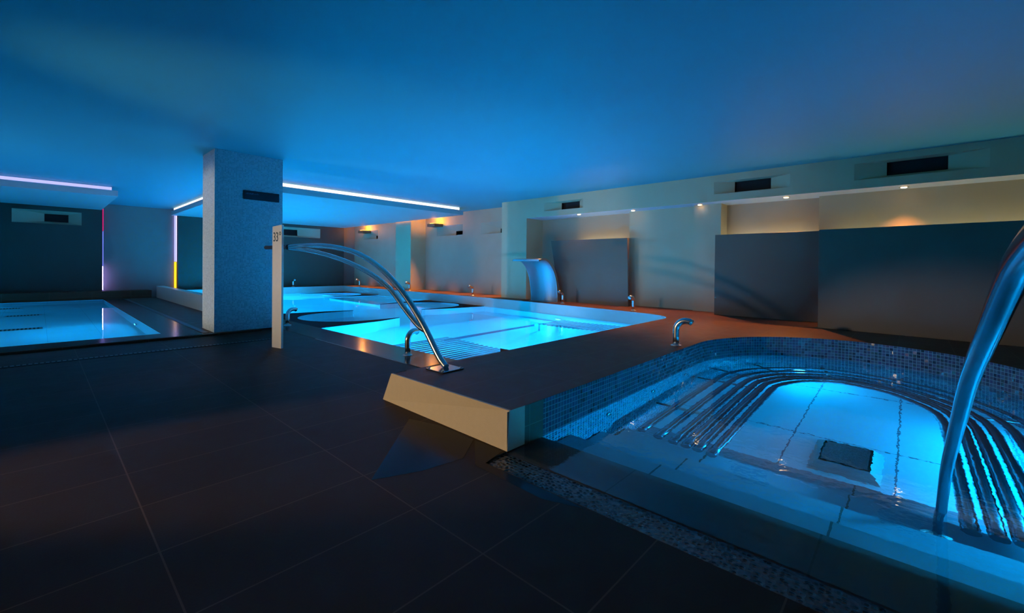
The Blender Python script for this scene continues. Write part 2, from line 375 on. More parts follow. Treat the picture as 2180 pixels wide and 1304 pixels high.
# right-hand wall, pillars, bulkhead
VD = [(8.56,9.54,2.01,2.35),(10.37,11.68,2.03,2.36),(15.4,16.5,2.08,2.42)]
VDi = [(8.58,8.85,2.03,2.15),(10.40,10.85,2.04,2.17),(15.45,15.75,2.10,2.22)]
wr = MB(); wall_with_holes(wr, 'x', 9.0, Y0, Y1, 0, C, VD)
wr.box(9.2, 9.3, Y0, Y1, -.1, C)
struct(wr.build('wall_right', M['wall'], fix=False), 'grey rear wall behind the long deck', 'wall')
for h, i, l in zip(VD, VDi, ('splayed vent recess beside the deep grey pier, half hidden by it', 'splayed vent recess right of the amber uplight', 'small vent recess in the orange lit far corner')):
    niche('x', 9.0, h, i, 0.14, l, M['wall'])
VB = [(5.50,6.62,2.40,2.60),(1.49,2.68,2.40,2.62),(-.73,.66,2.40,2.65)]
VBi = [(5.67,6.18,2.42,2.575),(1.79,2.36,2.425,2.605),(-.35,.29,2.445,2.635)]
bk = MB(); wall_with_holes(bk, 'x', 8.35, Y0, 7.18, 2.27, C, VB)
bk.face([(8.6,Y0,2.3),(8.6,7.18,2.3),(8.6,7.18,C),(8.6,Y0,C)])
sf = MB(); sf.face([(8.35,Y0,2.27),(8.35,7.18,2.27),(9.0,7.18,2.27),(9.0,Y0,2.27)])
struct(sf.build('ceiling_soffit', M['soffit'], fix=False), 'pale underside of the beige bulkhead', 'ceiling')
struct(bk.build('wall_bulkhead', M['pale_wall'], fix=False), 'long beige bulkhead with recessed vents and a lit underside', 'wall')
for h, i, l in zip(VB, VBi, ('small square black vent in the beige bulkhead above the waterfall', 'splayed black vent in the middle of the beige bulkhead', 'largest splayed black vent in the beige bulkhead')):
    niche('x', 8.35, h, i, 0.12, l, M['pale_wall'])
struct(MB().box(8.35, 9.0, 7.18, 8.05, P-.1, C).build('wall_pier', M['pale_wall']), 'deep grey pier standing behind the waterfall', 'wall')
struct(MB().box(8.40, 9.0, 12.3, 13.2, P-.1, C).build('wall_pier', M['pale_wall']), 'grey pier left of the amber uplight', 'wall')
struct(MB().box(8.75, 9.0, 3.14, 4.56, P-.1, 2.27).build('wall_pilaster', M['pale_wall']), 'wide grey pilaster under the bulkhead', 'wall')
struct(MB().box(8.64, 9.0, 2.64, 3.14, P-.1, 2.27).build('wall_pilaster', M['pale_wall']), 'narrow beige pilaster beside the middle panel', 'wall')
struct(MB().box(8.80, 9.0, Y0, 1.15, P-.1, 2.27).build('wall_recess', M['pale_wall']), 'pale wall strip above the largest panel', 'wall')
# dropped ceilings with their wall leaves
struct(MB().box(2.80, 8.36, 9.62, 16.95, FZ, 2.66).build('ceiling_slab', M['slab']), 'dropped ceiling slab over the long pool', 'ceiling')
struct(MB().box(X0, 1.22, 13.16, 16.95, FZ, 2.66).build('ceiling_slab', M['slab']), 'dropped ceiling slab over the small pool', 'ceiling')
VL = [(-.45,.82,2.06,2.41)]; VLi = [(.12,.57,2.125,2.33)]
VK = [(5.6,7.4,2.06,2.42)]; VKi = [(6.1,6.6,2.12,2.34)]
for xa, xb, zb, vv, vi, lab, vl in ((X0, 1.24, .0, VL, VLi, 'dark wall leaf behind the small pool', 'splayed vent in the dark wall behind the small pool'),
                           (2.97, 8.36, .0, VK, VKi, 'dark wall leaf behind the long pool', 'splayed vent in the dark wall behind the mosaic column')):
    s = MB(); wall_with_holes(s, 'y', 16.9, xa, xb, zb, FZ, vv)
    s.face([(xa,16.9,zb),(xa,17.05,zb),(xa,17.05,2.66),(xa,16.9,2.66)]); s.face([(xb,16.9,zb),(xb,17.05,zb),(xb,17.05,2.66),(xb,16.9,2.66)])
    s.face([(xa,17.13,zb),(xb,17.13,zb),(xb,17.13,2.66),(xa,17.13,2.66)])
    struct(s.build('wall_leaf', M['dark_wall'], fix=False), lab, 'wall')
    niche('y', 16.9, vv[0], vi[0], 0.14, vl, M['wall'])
# raised step behind the small pool
struct(MB().box(X0, 2.26, 16.42, 16.9, 0, .255).build('floor_step', M['deck'], bevel=.01), 'raised step at the far end of the small pool', 'floor')

# ------------------------------------------------------------------ decks
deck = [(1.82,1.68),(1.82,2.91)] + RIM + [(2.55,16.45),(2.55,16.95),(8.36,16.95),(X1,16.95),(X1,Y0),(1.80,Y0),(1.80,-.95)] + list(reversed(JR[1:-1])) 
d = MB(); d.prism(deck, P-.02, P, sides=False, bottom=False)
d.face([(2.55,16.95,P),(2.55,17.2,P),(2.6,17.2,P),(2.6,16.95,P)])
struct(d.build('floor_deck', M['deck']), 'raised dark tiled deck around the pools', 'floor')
s = MB()
A_, B_ = (1.82,1.675), (1.82,2.91)
s.face([(1.815,1.675,P+.003),(1.815,2.90,P+.003),(1.83,3.04,0),(1.80,1.675,0)])
s.face([(1.815,1.675,P+.003),(1.80,1.675,0),(1.95,1.675,0),(1.95,1.675,P+.003)])
s.face([(1.815,2.90,P+.003),(1.83,3.04,0),(1.97,3.04,0),(1.95,2.90,P+.003)])
s.face([(1.815,1.675,P+.003),(1.83,1.675,P+.003),(1.83,2.90,P+.003),(1.815,2.90,P+.003)])
struct(s.build('floor_riser', M['riser'], fix=False), 'beige lit step riser of the raised deck', 'floor')
s = MB(); s.face([(1.83,2.91,P),(1.83,3.04,0),(3.15,3.04,0),(3.15,2.91,P)]); s.wall([(3.15,2.91),(3.15,3.04)],0,P)
struct(s.build('floor_deck_end', M['deck'], fix=False), 'sloped dark end of the raised deck', 'floor')
s = MB(); s.wall([(1.95,1.68),(2.12,1.68)], -.3, P); s.wall([(1.80,1.678),(2.13,1.678)], -.03, P-.002)
struct(s.build('trim_1', M['deck'], fix=False))
s = MB(); s.wall(RIM, -.12, P); s.wall([(8.1,16.45),(2.55,16.45)], -.12, P)
struct(s.build('floor_pool_rim', M['rim'], fix=False), 'pale rim above the water of the long pool', 'pool')
struct(MB().box(2.37, 2.55, 8.4, 16.42, -.1, .37).build('wall_parapet', M['parapet'], bevel=.006), 'low pale green parapet between the two pools', 'wall')
struct(MB().box(2.55, 2.6, 16.4, 16.95, 0, P).build('floor_edge', M['deck']))

struct(MB().box(2.652, 2.660, 3.95, 6.2, .0005, .003).build('trim_2', M['caulk']))
# small pool surround
s = MB(); s.prism([(X0,7.47),(2.37,7.47),(2.37,16.42),(X0,16.42)], 0, LP, holes=[LPOOL], bottom=False)
s.wall([(X0,7.47),(2.37,7.47)], 0, LP)
struct(s.build('floor_surround', M['deck']), 'dark tiled surround of the small pool', 'floor')
s = MB(); s.prism([(X0,7.5),(1.62,7.5),(1.62,16.42),(X0,16.42)], LP, LP+.003, holes=[LPOOL], bottom=False)
struct(s.build('floor_wet_kerb', M['wet']), 'wet dark kerb around the small pool', 'floor')
s = MB(); s.prism([(2.66,3.05),(3.15,3.05),(3.15,9.9),(2.66,9.9)], 0.0005, .004, bottom=False)
struct(s.build('floor_overflow_kerb', M['wet']), 'wet dark overflow kerb along the long pool', 'floor')

# ------------------------------------------------------------------ pool basins and water
def basin(name, poly, zf, z1, wm, fm, label):
    s = MB(); s.wall(poly, zf, z1, True); o = struct(s.build(name+'_sides', wm, fix=False), label+' sides', 'pool')
    s = MB(); s.prism(poly, zf-.02, zf, sides=False, bottom=False); o2 = struct(s.build(name+'_floor', fm), label+' floor', 'pool')
    return o, o2
basin('pool_basin', MAIN, -1.15, 0, M['pool'], M['pool'], 'pale tiled long pool')
basin('small_pool_basin', LPOOL, -1.05, LP, M['pool'], M['pool'], 'pale tiled small pool')
def wsurf(name, poly, z, m, label):
    s = MB(); s.prism(poly, z-.01, z, sides=False, bottom=False)
    return tag(s.build(name, m, fix=False), label, 'water', kind='stuff')
wsurf('pool_water', MAIN, 0.0, M['water_still'], 'still glowing blue water of the long pool')
wsurf('pool_water', LPOOL, LP-.004, M['water_still'], 'pale blue water of the small pool beside the mosaic column')
JW = [(1.80,-.95),(1.80,1.68)] + JR[1:-1]
wsurf('pool_water', JW, -0.004, M['water_jac'], 'rippling blue water of the rounded whirlpool')
# whirlpool basin
JB = [(2.12,1.68)] + JR[1:-1] + [(2.12,-.95)]
s = MB(); s.wall(JB, -1.05, P); struct(s.build('whirlpool_sides', M['mos_jac'], fix=False), 'iridescent mosaic wall of the rounded whirlpool', 'pool')
s = MB(); s.prism(JB, -1.07, -1.05, sides=False, bottom=False); struct(s.build('whirlpool_floor', M['jfloor']), 'pale tiled floor of the whirlpool', 'pool')
s = MB(); s.prism([(1.80,-.95),(2.12,-.95),(2.12,1.68),(1.80,1.68)], -.03, -.012, bottom=False); s.wall([(2.12,1.68),(2.12,-.95)], -.25, -.012); s.wall([(1.80,1.68),(1.80,-.95)], -.08, -.012)
struct(s.build('floor_whirlpool_kerb', M['kerb'], fix=False), 'flooded stone kerb of the whirlpool', 'floor')
STEP = [(2.12,2.43,-.20),(2.43,2.83,-.44),(2.83,3.23,-.68),(3.23,3.57,-.88)]
s = MB()
for a, b, z in STEP: s.box(a, b, -.945, 1.675, -1.05, z)
tag(s.build('submerged_steps', M['step']), 'wide grey stone steps under the whirlpool water', 'steps')
# overflow channel with perforated cover
s = MB(); s.face([(1.62,-3.1,-.012),(1.80,-3.1,-.012),(1.80,1.68,-.012),(1.62,1.68,-.012)])
s.wall([(1.62,-3.1),(1.62,1.68)], -.012, 0); s.wall([(1.62,1.68),(1.80,1.68)], -.012, 0)
tag(s.build('channel_cover', M['perf'], fix=False), 'perforated wet overflow channel cover along the whirlpool kerb', 'drain cover')

s = MB(); s.face([(x,y,.0012) for x,y in WEDGE]); s.face([(x,y,.0012) for x,y in PUD2])  # dark floor wedge by the riser, and the wet strip by the channel
tag(s.build('dark_film', M['puddle']), 'dark glossy wedge and wet strip on the floor before the beige riser', 'puddle', kind='stuff')
# tubular bench following the whirlpool wall
def offset(line, d):
    out = []; n = len(line)
    for k in range(n):
        a = Vector(line[max(k-1,0)]); b = Vector(line[min(k+1,n-1)]); t = (b-a).normalized(); nrm = Vector((t.y, -t.x))
        out.append((line[k][0]+nrm.x*d, line[k][1]+nrm.y*d))
    return out
core = smooth_line([(3.06,1.70),(3.6,1.705),(4.2,1.715)] + [p for p in JR[1:-1]][::3] + [(4.2,-.94),(3.6,-.945),(3.06,-.95)], 3)
bench = thing('tubular_bench', (3.06,1.2,-.5), 'curved steel tube bench under water round the whirlpool wall', 'bench')
for dd, zz, rr in ((.22,-.46,.036),(.35,-.49,.036),(.46,-.505,.036),(.55,-.51,.036),(.63,-.515,.036),(.72,-.53,.036)):
    ln = [q for q in offset(core, dd)]
    b_ = MB().tube([(x, y, zz) for x, y in ln], rr, 12); b_.build('tube', M['steel_dark'], bench)
for k in (4, 12, 20, 28, 36, 44, 52, 60):
    if k >= len(core)-1: continue
    a = offset(core, .02)[k]; b = offset(core, .62)[k]
    m_ = MB().tube([(a[0],a[1],-.56),(b[0],b[1],-.56)], .022, 8); m_.build('bracket', M['steel_dull'], bench)
# floor drain box
dr = thing('suction_drain', (4.04,.34,-1.05), 'raised dark mesh suction box on the whirlpool floor', 'drain')
s = MB(); s.v += [(3.80,.13,-1.05),(4.32,.13,-1.05),(4.32,.55,-1.05),(3.80,.55,-1.05),(3.86,.19,-.93),(4.25,.19,-.93),(4.25,.49,-.93),(3.86,.49,-.93)]
for q in ((0,1,5,4),(1,2,6,5),(2,3,7,6),(3,0,4,7)): s.f.append(q); s.uv.append(None); s.sm.append(False)
s.build('housing', M['steel_dull'], dr)
s = MB().box(3.875, 4.235, .205, .475, -.935, -.922); s.build('mesh_lid', M['meshlid'], dr)
# jet nozzles
noz0 = None
for k, (x, y, nx_, ny_) in enumerate(((2.95,1.688,0,-1),(3.75,1.70,0,-1),(4.55,1.71,0,-1),(5.63,1.53,-.45,-.9),(6.31,.15,-1,.2))):
    a = atan2(ny_, nx_)
    if noz0 is None:
        noz0 = thing('jet_nozzle', (x, y, -.20), '', 'water jet', 'jets in the whirlpool wall')
        MB().lathe([(.032,0),(.034,.006),(.022,.012),(.014,.012)], (0,0,0), 'x', 16).build('ring', M['steel'], noz0, local=True)
        MB().lathe([(.012,.008),(.012,.016),(.004,.018)], (0,0,0), 'x', 12).build('eye', M['black'], noz0, local=True)
        noz0.rotation_euler = (0, 0, a); t = noz0
    else: t = dup(noz0, (x, y, -.20), a, '')
    t['label'] = ('round jet in the mosaic wall closest to the submerged steps', 'round jet in the straight mosaic wall, middle of its three',
                  'round jet where the straight mosaic wall starts to curve', 'round jet in the bend of the curved mosaic wall', 'round jet in the curved mosaic wall facing the submerged steps')[k]

# underwater lamps
def pool_lamp(x, y, z, d, energy, label, color=BLUE):
    d = Vector(d).normalized()
    t = thing('pool_lamp', (x, y, z), label, 'lamp', 'underwater lamps')
    MB().lathe([(.105,0),(.11,.012),(.095,.02),(.085,.02)], (x,y,z), tuple(d), 20).build('ring', M['steel'], t)
    MB().lathe([(.08,.014),(.08,.022),(.03,.028)], (x,y,z), tuple(d), 20).build('lens', M['lens'], t)
    lamp('AREA', 'lamp_light', Vector((x,y,z))+d*.04, energy, color, .16, tuple(d), parent=t)
PW = 150
pool_lamp(3.16, 4.6, -.75, (1,0,0), PW, 'underwater lamp below the overflow kerb by the arched handrail')
pool_lamp(3.16, 6.6, -.6, (1,.15,0), PW, 'underwater lamp below the overflow kerb before the curved tub')
pool_lamp(2.56, 11.8, -.6, (1,0,0), PW*2.4, 'underwater lamp under the pale parapet')
pool_lamp(2.56, 14.6, -.6, (1,0,0), PW*2, 'underwater lamp under the far end of the parapet')
pool_lamp(5.4, 2.95, -.75, (0,1,0), PW, 'underwater lamp in the end wall under the raised deck')
pool_lamp(7.6, 5.6, -.6, (-1,.1,0), PW, 'underwater lamp in the rim wall opposite the arched handrail')
pool_lamp(7.92, 12.2, -.6, (-1,0,0), PW*1.6, 'underwater lamp in the rim wall between the two curved tubs')
pool_lamp(5.2, 16.42, -.6, (0,-1,0), PW*2, 'underwater lamp in the far end wall of the long pool')
pool_lamp(1.19, 10.2, -.6, (-1,0,0), PW*.55, 'underwater lamp in the side wall of the small pool', (0,.36,.95))
pool_lamp(-1.4, 16.28, -.6, (0,-1,0), PW*.4, 'underwater lamp in the far wall of the small pool', (0,.36,.95))
pool_lamp(-3.85, 10.5, -.6, (1,0,0), PW*.55, 'underwater lamp opposite the side wall of the small pool', (0,.36,.95))
pool_lamp(4.9, -.90, -.78, (-.2,1,-.2), 38, 'underwater lamp low beneath the whirlpool bench')
pool_lamp(6.18, .98, -.78, (-1,-.6,0), 25, 'underwater lamp under the bench in the whirlpool bend')
pool_lamp(3.5, -.93, -.35, (-.1,1,-.02), 260, 'underwater lamp facing the bright mosaic wall')

# ------------------------------------------------------------------ long pool furniture: tub walls, loungers, ledge
def tub(cx, cy, sgn, xk, xt, label, seat=True):
    """U-shaped wall growing out of the pool side at x=xk, open at x=xt"""
    R, T = .93, .24
    ins, out = [], []
    base = pi/2*1.0
    inner = [(xt, cy+R)] + [(cx - sgn*R*sin(a), cy+R*cos(a)) for a in [pi*k/24 for k in range(25)]] + [(xt, cy-R)]
    outer = [(xt, cy+R+T*.15),(cx, cy+R+T),(xk, cy+R+T+.15),(xk, cy-R-T-.15),(cx, cy-R-T),(xt, cy-R-T*.15)]
    poly = inner + list(reversed(outer))
    s = MB(); s.prism(poly, -1.15, -.012, sides=True, bottom=False, top=False)
    t = thing('whirl_tub', (cx, cy, -1.15), label, 'pool tub', 'curved tubs in the long pool')
    s.build('wall', M['pool'], t)
    s = MB(); s.prism(poly, -.012, .004); s.build('coping', M['coping'], t)
    if seat: s = MB(); s.prism([(cx - sgn*(R-.01)*sin(a), cy+(R-.01)*cos(a)) for a in [pi*k/24 for k in range(25)]] + [(cx+sgn*.1, cy-R+.01), (cx+sgn*.1, cy+R-.01)], -1.15, -.5); s.build('seat', M['pool'], t)
tub(4.30, 8.5, 1, 3.15, 4.90, 'curved tub with dark coping growing from the overflow kerb', seat=False)
tub(6.95, 9.55, -1, 7.99, 6.2, 'curved tub against the rim wall below the grey wall')
tub(7.05, 15.0, -1, 8.08, 6.3, 'curved tub against the rim wall in the far corner')
def lounger(xa, xb, y0, y1, z, label):
    t = thing('underwater_lounger', ((xa+xb)/2, (y0+y1)/2, -1.15), label, 'lounger', 'slatted loungers under water')
    s = MB(); n = int((y1-y0)/.095)
    for k in range(n):
        y = y0+.05+k*.095; zz = z + .05*sin(k*.35)
        s.tube([(xa+.05,y,zz),(xb,y,zz)], .03, 10)
    s.build('slats', M['steel_dark'], t)
    s = MB()
    for x in (xa+.15, xb-.15): s.tube([(x,y0+.02,z-.06),(x,y1,z-.06)], .02, 8); s.tube([(x,y1-.05,z-.06),(x,y1-.05,-1.15)], .02, 8); s.tube([(x,y0+.1,z-.06),(x,y0+.1,-1.15)], .02, 8)
    s.build('frame', M['steel_dull'], t)
lounger(3.20, 4.25, 2.98, 5.35, -.30, 'slatted steel lounger under water by the arched handrail')
lounger(6.42, 7.3, 3.45, 5.35, -.30, 'slatted steel lounger under water by the rim wall')
struct(MB().box(6.35, 7.90, 10.75, 13.8, -1.15, -.5).build('pool_ledge', M['pool']), 'submerged seat ledge in the long pool', 'pool')
struct(MB().box(3.16, 7.6, 5.75, 7.0, -1.15, -.98).build('pool_ledge', M['pool']), 'low raised bottom before the curved tubs', 'pool')
struct(MB().box(4.6, 6.95, 5.735, 5.748, -1.15, -.975).build('riser_shade_strip', M['navy']))  # navy strip painting the shade on the ledge's front face
# gratings on the small pool floor
g0 = None
for (x, y, l) in ((-.2,11.1,'submerged floor grating closest to the wet kerb'), (-.2,13.6,'submerged floor grating in the middle of the small pool'), (-.5,15.6,'submerged floor grating at the far end of the small pool')):
    if g0 is None:
        g0 = thing('floor_grating', (x,y,-1.05), l, 'grating', 'gratings on the small pool floor')
        MB().box(-.26,.26,-.12,.12,0,.03).build('frame', M['steel_dull'], g0, local=True)
        s = MB()
        for k in range(10): s.box(-.23+k*.047,-.205+k*.047,-.1,.1,.03,.04)
        s.build('bars', M['grille'], g0, local=True)
    else: dup(g0, (x,y,-1.05), 0, l)

# drain line in the floor in front of the column
s = MB()
for k in range(150):
    x = -3.9+k*.0408
    s.box(x, x+.026, 6.56, 6.64, .001, .006)
dl = thing('drain_line', (-.8,6.6,0), 'long narrow slotted floor drain before the mosaic column', 'drain')
s.build('slats', M['grille'], dl); MB().box(-3.95, 2.22, 6.55, 6.65, .0003, .002).build('channel', M['void'], dl)
s = MB()
MB().box(1.63, 1.70, 7.6, 16.0, LP+.0005, LP+.006).build('wall_', M['grille']).name = 'edge_drain'
tag(bpy.data.objects['edge_drain'], 'thin dark drain slot alongside the small pool kerb', 'drain')

# ------------------------------------------------------------------ mosaic column, plaque, sign post
s = MB(); cw = [(1.76,7.57),(2.70,7.57),(2.70,8.25),(1.76,8.25)]
s.wall(cw, LP, C, True)
struct(s.build('column', M['mos_col'], fix=False), 'square column clad in small pale mosaic', 'column')
pl = thing('wall_plaque', (2.39,7.57,2.11), 'narrow dark blue plaque on the blue lit side of the mosaic column', 'sign')
MB().box(2.13,2.645,7.555,7.57,2.045,2.18).build('board', M['plaque'], pl, bevel=.003)
def text_mesh(txt, size, name, mat, parent, loc, rot, sx=1.0, ext=.0015):
    cu = bpy.data.curves.new(name, 'FONT'); cu.body = txt; cu.size = size; cu.extrude = ext
    o = bpy.data.objects.new(name+'_tmp', cu); COL.objects.link(o)
    dg = bpy.context.evaluated_depsgraph_get(); dg.update()
    me = bpy.data.meshes.new_from_object(o.evaluated_get(dg)); bpy.data.objects.remove(o)
    me.materials.clear(); me.materials.append(mat)
    q = bpy.data.objects.new(name, me); COL.objects.link(q); q.parent = parent
    q.location = Vector(loc)-Vector(parent.location); q.rotation_euler = rot; q.scale = (sx, 1, 1); return q
# the faint, unreadable line of small lettering on the plaque, as pale strokes
s = MB(); x = 2.165
random.seed(3)
for k in range(15):
    if k in (9, 11): x += .010; continue
    h = random.choice((.016,.016,.022,.024)); s.box(x, x+.003, 7.553, 7.555, 2.125, 2.125+h); s.box(x, x+.008, 7.553, 7.555, 2.125+random.choice((0,.007,.013)), 2.128+.010); x += .0125
s.build('lettering', M['plaqtext'], pl)

post = thing('temperature_post', (2.04,5.86,0), 'slim metal post marked 33 degrees before the mosaic column', 'sign post')
ang = atan2(-.17, .04)  # broad face turned to the viewer
pd = Vector((.04,-.17,0)).normalized(); pn = Vector((-pd.y, pd.x, 0))
s = MB(); c0 = Vector((2.04,5.865,0)); H_ = 1.535
def slab_pts(w, t, zt0, zt1):
    a = c0 - pd*w/2; b = c0 + pd*w/2
    q = []
    for p, zt in ((a, zt0), (b, zt1)): q.append((p+pn*t/2, zt)); q.append((p-pn*t/2, zt))
    return q
q = slab_pts(.19, .03, H_-.012, H_+.006)
i = [(*(p.xy), 0) for p, _ in q]; j = [(*(p.xy), zt) for p, zt in q]
for a, b in ((0,2),(2,3),(3,1),(1,0)): s.face([i[a], i[b], j[b], j[a]])
s.face([j[0], j[2], j[3], j[1]])
s.build('blade', M['postm'], post, bevel=.003)
f_ = -pn if (-pn).dot(Vector((-1,-1,0))) > 0 else pn
tl = c0 + f_*.0155 - pd*.078 + Vector((0,0,1.335))
tr = Matrix((( pd.x, 0, f_.x, 0), (pd.y, 0, f_.y, 0), (0, 1, 0, 0), (0,0,0,1)))
text_mesh('33', .165, 'numerals', M['navy'], post, tl, tr.to_euler(), .68)
text_mesh('°', .165, 'degree_mark', M['navy'], post, tl+pd*.118, tr.to_euler(), .8)

# ------------------------------------------------------------------ arched handrails
hr = thing('arched_handrail', (2.17,2.72,P), 'long arched double steel handrail standing on the raised deck', 'handrail')
outer = smooth_line([(2.2,2.72,P+.02),(2.2,2.82,.32),(2.2,3.04,.56),(2.2,3.32,.80),(2.2,3.71,1.02),(2.2,4.17,1.17),(2.2,4.69,1.245),(2.2,5.17,1.275),(2.2,5.60,1.28),(2.2,5.98,1.275)], 6)
MB().tube(outer, .026, 18).build('rail', M['steel'], hr)
inner = smooth_line([(2.215,3.00,.50),(2.215,3.12,.535),(2.215,3.32,.66),(2.215,3.63,.86),(2.215,4.16,1.03),(2.21,4.8,1.15),(2.205,5.43,1.225),(2.2,5.95,1.262)], 6)
MB().tube(inner, .024, 18).build('rail', M['steel'], hr)
MB().tube([(2.2,5.93,1.272),(2.2,5.97,1.272),(2.2,6.02,1.272)], [.033,.037,.033], 16).build('knob', M['black'], hr)
MB().tube([(2.2,6.0,1.272),(2.2,6.4,1.278),(2.2,6.78,1.285)], .027, 16).build('grip', M['black'], hr)
MB().lathe([(.027,0),(.024,.012),(.012,.02)], (2.2,6.78,1.285), 'y', 16).build('end_cap', M['steel'], hr)
MB().box(2.08,2.30,2.62,2.83,P,P+.012).build('base_plate', M['steel_dark'], hr, bevel=.003)
bp_ = [o for o in COL.objects if o.parent == hr and o.name.startswith('base_plate')][0]
for x, y in ((2.10,2.64),(2.28,2.64),(2.10,2.81),(2.28,2.81)): MB().lathe([(.010,0),(.010,.006),(.005,.008)], (x,y,P+.012), 'z', 8).build('screw', M['steel_dull'], bp_)
h2 = thing('arched_handrail', (3.0,-.11,-.86), 'thick arched steel handrail rising out of the whirlpool steps', 'handrail')
ra = smooth_line([(3.02,-.11,-.655),(2.92,-.11,-.35),(2.72,-.11,-.05),(2.51,-.11,.17),(2.31,-.11,.33),(1.90,-.11,.585),(1.56,-.11,.785),(1.21,-.11,.94),(1.0,-.11,1.03),(.86,-.11,1.075),(.65,-.11,1.11),(.42,-.11,1.12)], 6)
MB().tube(ra, .0185, 24).build('rail', M['steel_dark'], h2)
MB().tube([(.44,-.11,1.12),(.25,-.11,1.12)], .022, 16).build('grip', M['black'], h2)
MB().lathe([(.07,0),(.07,.01),(.035,.02)], (3.02,-.11,-.675), 'z', 20).build('flange', M['steel'], h2)

# ------------------------------------------------------------------ water spouts
sp0 = thing('water_spout', (4.6,1.84,P), 'steel swan neck spout on the deck beside the whirlpool', 'water spout', 'swan neck spouts around the pools')
nk = [(0,0,0),(0,0,.10),(0,0,.17)] + [(.10-.10*cos(a), 0, .17+.10*sin(a)) for a in [pi/2*k/8 for k in range(1,9)]] + [(.135,0,.266),(.16,0,.25)]
MB().tube(nk, .033, 20, caps=True).build('neck', M['steel'], sp0, local=True)
MB().lathe([(.058,0),(.058,.006),(.036,.012)], (0,0,0), 'z', 24).build('flange', M['steel_dull'], sp0, local=True)
e = MB(); e.lathe([(.026,0),(.026,.004)], (.161,0,.2495), (.8,0,-.6), 16); e.build('nozzle', M['steel_dull'], sp0, local=True)
sp0.rotation_euler = (0,0,radians(-80))
for loc, dg_, lab in (((7.72,3.92,P),180,'steel spout on the orange lit deck before the wide grey pilaster'),
                      ((8.03,5.80,P),180,'steel spout standing just right of the curved waterfall'),
                      ((8.22,9.02,P),180,'steel spout on the orange deck before the grey wall with two vents'),
                      ((8.23,12.1,P),180,'steel spout on the deck beneath the amber uplight'),
                      ((8.25,15.4,P),180,'steel spout on the deck near the orange far corner'),
                      ((6.30,16.62,P),-90,'steel spout on the far deck against the dark wall'),
                      ((2.92,4.32,.004),12,'steel spout on the wet kerb beside the arched handrail'),
                      ((2.90,7.88,.004),12,'steel spout on the wet kerb behind the temperature post')):
    dup(sp0, loc, radians(dg_), lab)

# ------------------------------------------------------------------ curved waterfall
wf = thing('cascade_waterfall', (8.15,6.45,P), 'curved stainless steel waterfall blade on the deck', 'waterfall')
prof = smooth_line([(8.16,P),(8.15,.45),(8.10,.72),(8.00,.95),(7.86,1.11),(7.72,1.185),(7.60,1.195),(7.48,1.175)], 5)
ya, yb, th = 6.06, 6.84, .035
inn = []
for k in range(len(prof)):
    a = Vector(prof[max(k-1,0)]); b = Vector(prof[min(k+1,len(prof)-1)]); t = (b-a).normalized(); inn.append((prof[k][0]+t.y*th, prof[k][1]-t.x*th))
s = MB()
for k in range(len(prof)-1):
    for A, in ((prof,),(inn,)):
        a, b = A[k], A[k+1]; s.face([(a[0],ya,a[1]),(b[0],ya,b[1]),(b[0],yb,b[1]),(a[0],yb,a[1])], None, True)
    for y in (ya, yb):
        s.face([(prof[k][0],y,prof[k][1]),(prof[k+1][0],y,prof[k+1][1]),(inn[k+1][0],y,inn[k+1][1]),(inn[k][0],y,inn[k][1])])
for k in (0, -1): s.face([(prof[k][0],ya,prof[k][1]),(prof[k][0],yb,prof[k][1]),(inn[k][0],yb,inn[k][1]),(inn[k][0],ya,inn[k][1])])
s.build('blade', M['cascade'], wf)
for y, nme in ((ya-.012,'side_rim'),(yb,'side_rim')):
    s = MB(); off2 = []
    for k in range(len(prof)):
        a = Vector(prof[max(k-1,0)]); b = Vector(prof[min(k+1,len(prof)-1)]); t = (b-a).normalized(); w_ = .10*(1-.75*k/len(prof))
        off2.append((prof[k][0]+t.y*w_, prof[k][1]-t.x*w_))
    for k in range(len(prof)-1):
        for yy in (y, y+.012): s.face([(prof[k][0],yy,prof[k][1]),(prof[k+1][0],yy,prof[k+1][1]),(off2[k+1][0],yy,off2[k+1][1]),(off2[k][0],yy,off2[k][1])])
        s.face([(off2[k][0],y,off2[k][1]),(off2[k+1][0],y,off2[k+1][1]),(off2[k+1][0],y+.012,off2[k+1][1]),(off2[k][0],y+.012,off2[k][1])])
        s.face([(prof[k][0],y,prof[k][1]),(prof[k+1][0],y,prof[k+1][1]),(prof[k+1][0],y+.012,prof[k+1][1]),(prof[k][0],y+.012,prof[k][1])])
    s.build(nme, M['steel_dull'], wf)
MB().box(8.10,8.30,6.03,6.87,P,P+.012).build('base_plate', M['steel_dull'], wf)

# ------------------------------------------------------------------ wall panels with hidden light strips
def panel(name, x, poly, th, label, strip):
    """poly in (y,z) on plane x (front), thickness th towards +x"""
    ys = [p[0] for p in poly]; zs = [p[1] for p in poly]
    t = thing(name, (x+th/2, sum(ys)/len(ys), min(zs)), label, 'wall panel', 'freestanding wall panels')
    s = MB(); n = len(poly); fr = [(x if not callable(x) else x(p[0]), p[0], p[1]) for p in poly]; bk_ = [(a+th, b, c) for a, b, c in fr]
    s.face(fr); s.face(list(reversed(bk_)))
    for k in range(n): l = (k+1) % n; s.face([fr[k], fr[l], bk_[l], bk_[k]])
    s.build('board', M['panel'], t)
    xs, y0, y1, z = strip
    MB().box(xs, xs+.03, y0, y1, z, z+.03).build('light_strip', M['led_cream'], t)
    return t
def sheared(name, x_near, x_far, y_near, y_far, z1, th, label, strip):
    t = thing(name, ((x_near+x_far)/2, (y_near+y_far)/2, P), label, 'wall panel', 'freestanding wall panels')
    s = MB(); s.prism([(x_near,y_near),(x_near+th,y_near),(x_far+th,y_far),(x_far,y_far)], P, z1); s.build('board', M['panel'], t, bevel=.004)
    xs, y0, y1, z = strip
    MB().box(xs, xs+.03, y0, y1, z, z+.03).build('light_strip', M['led_cream'], t)
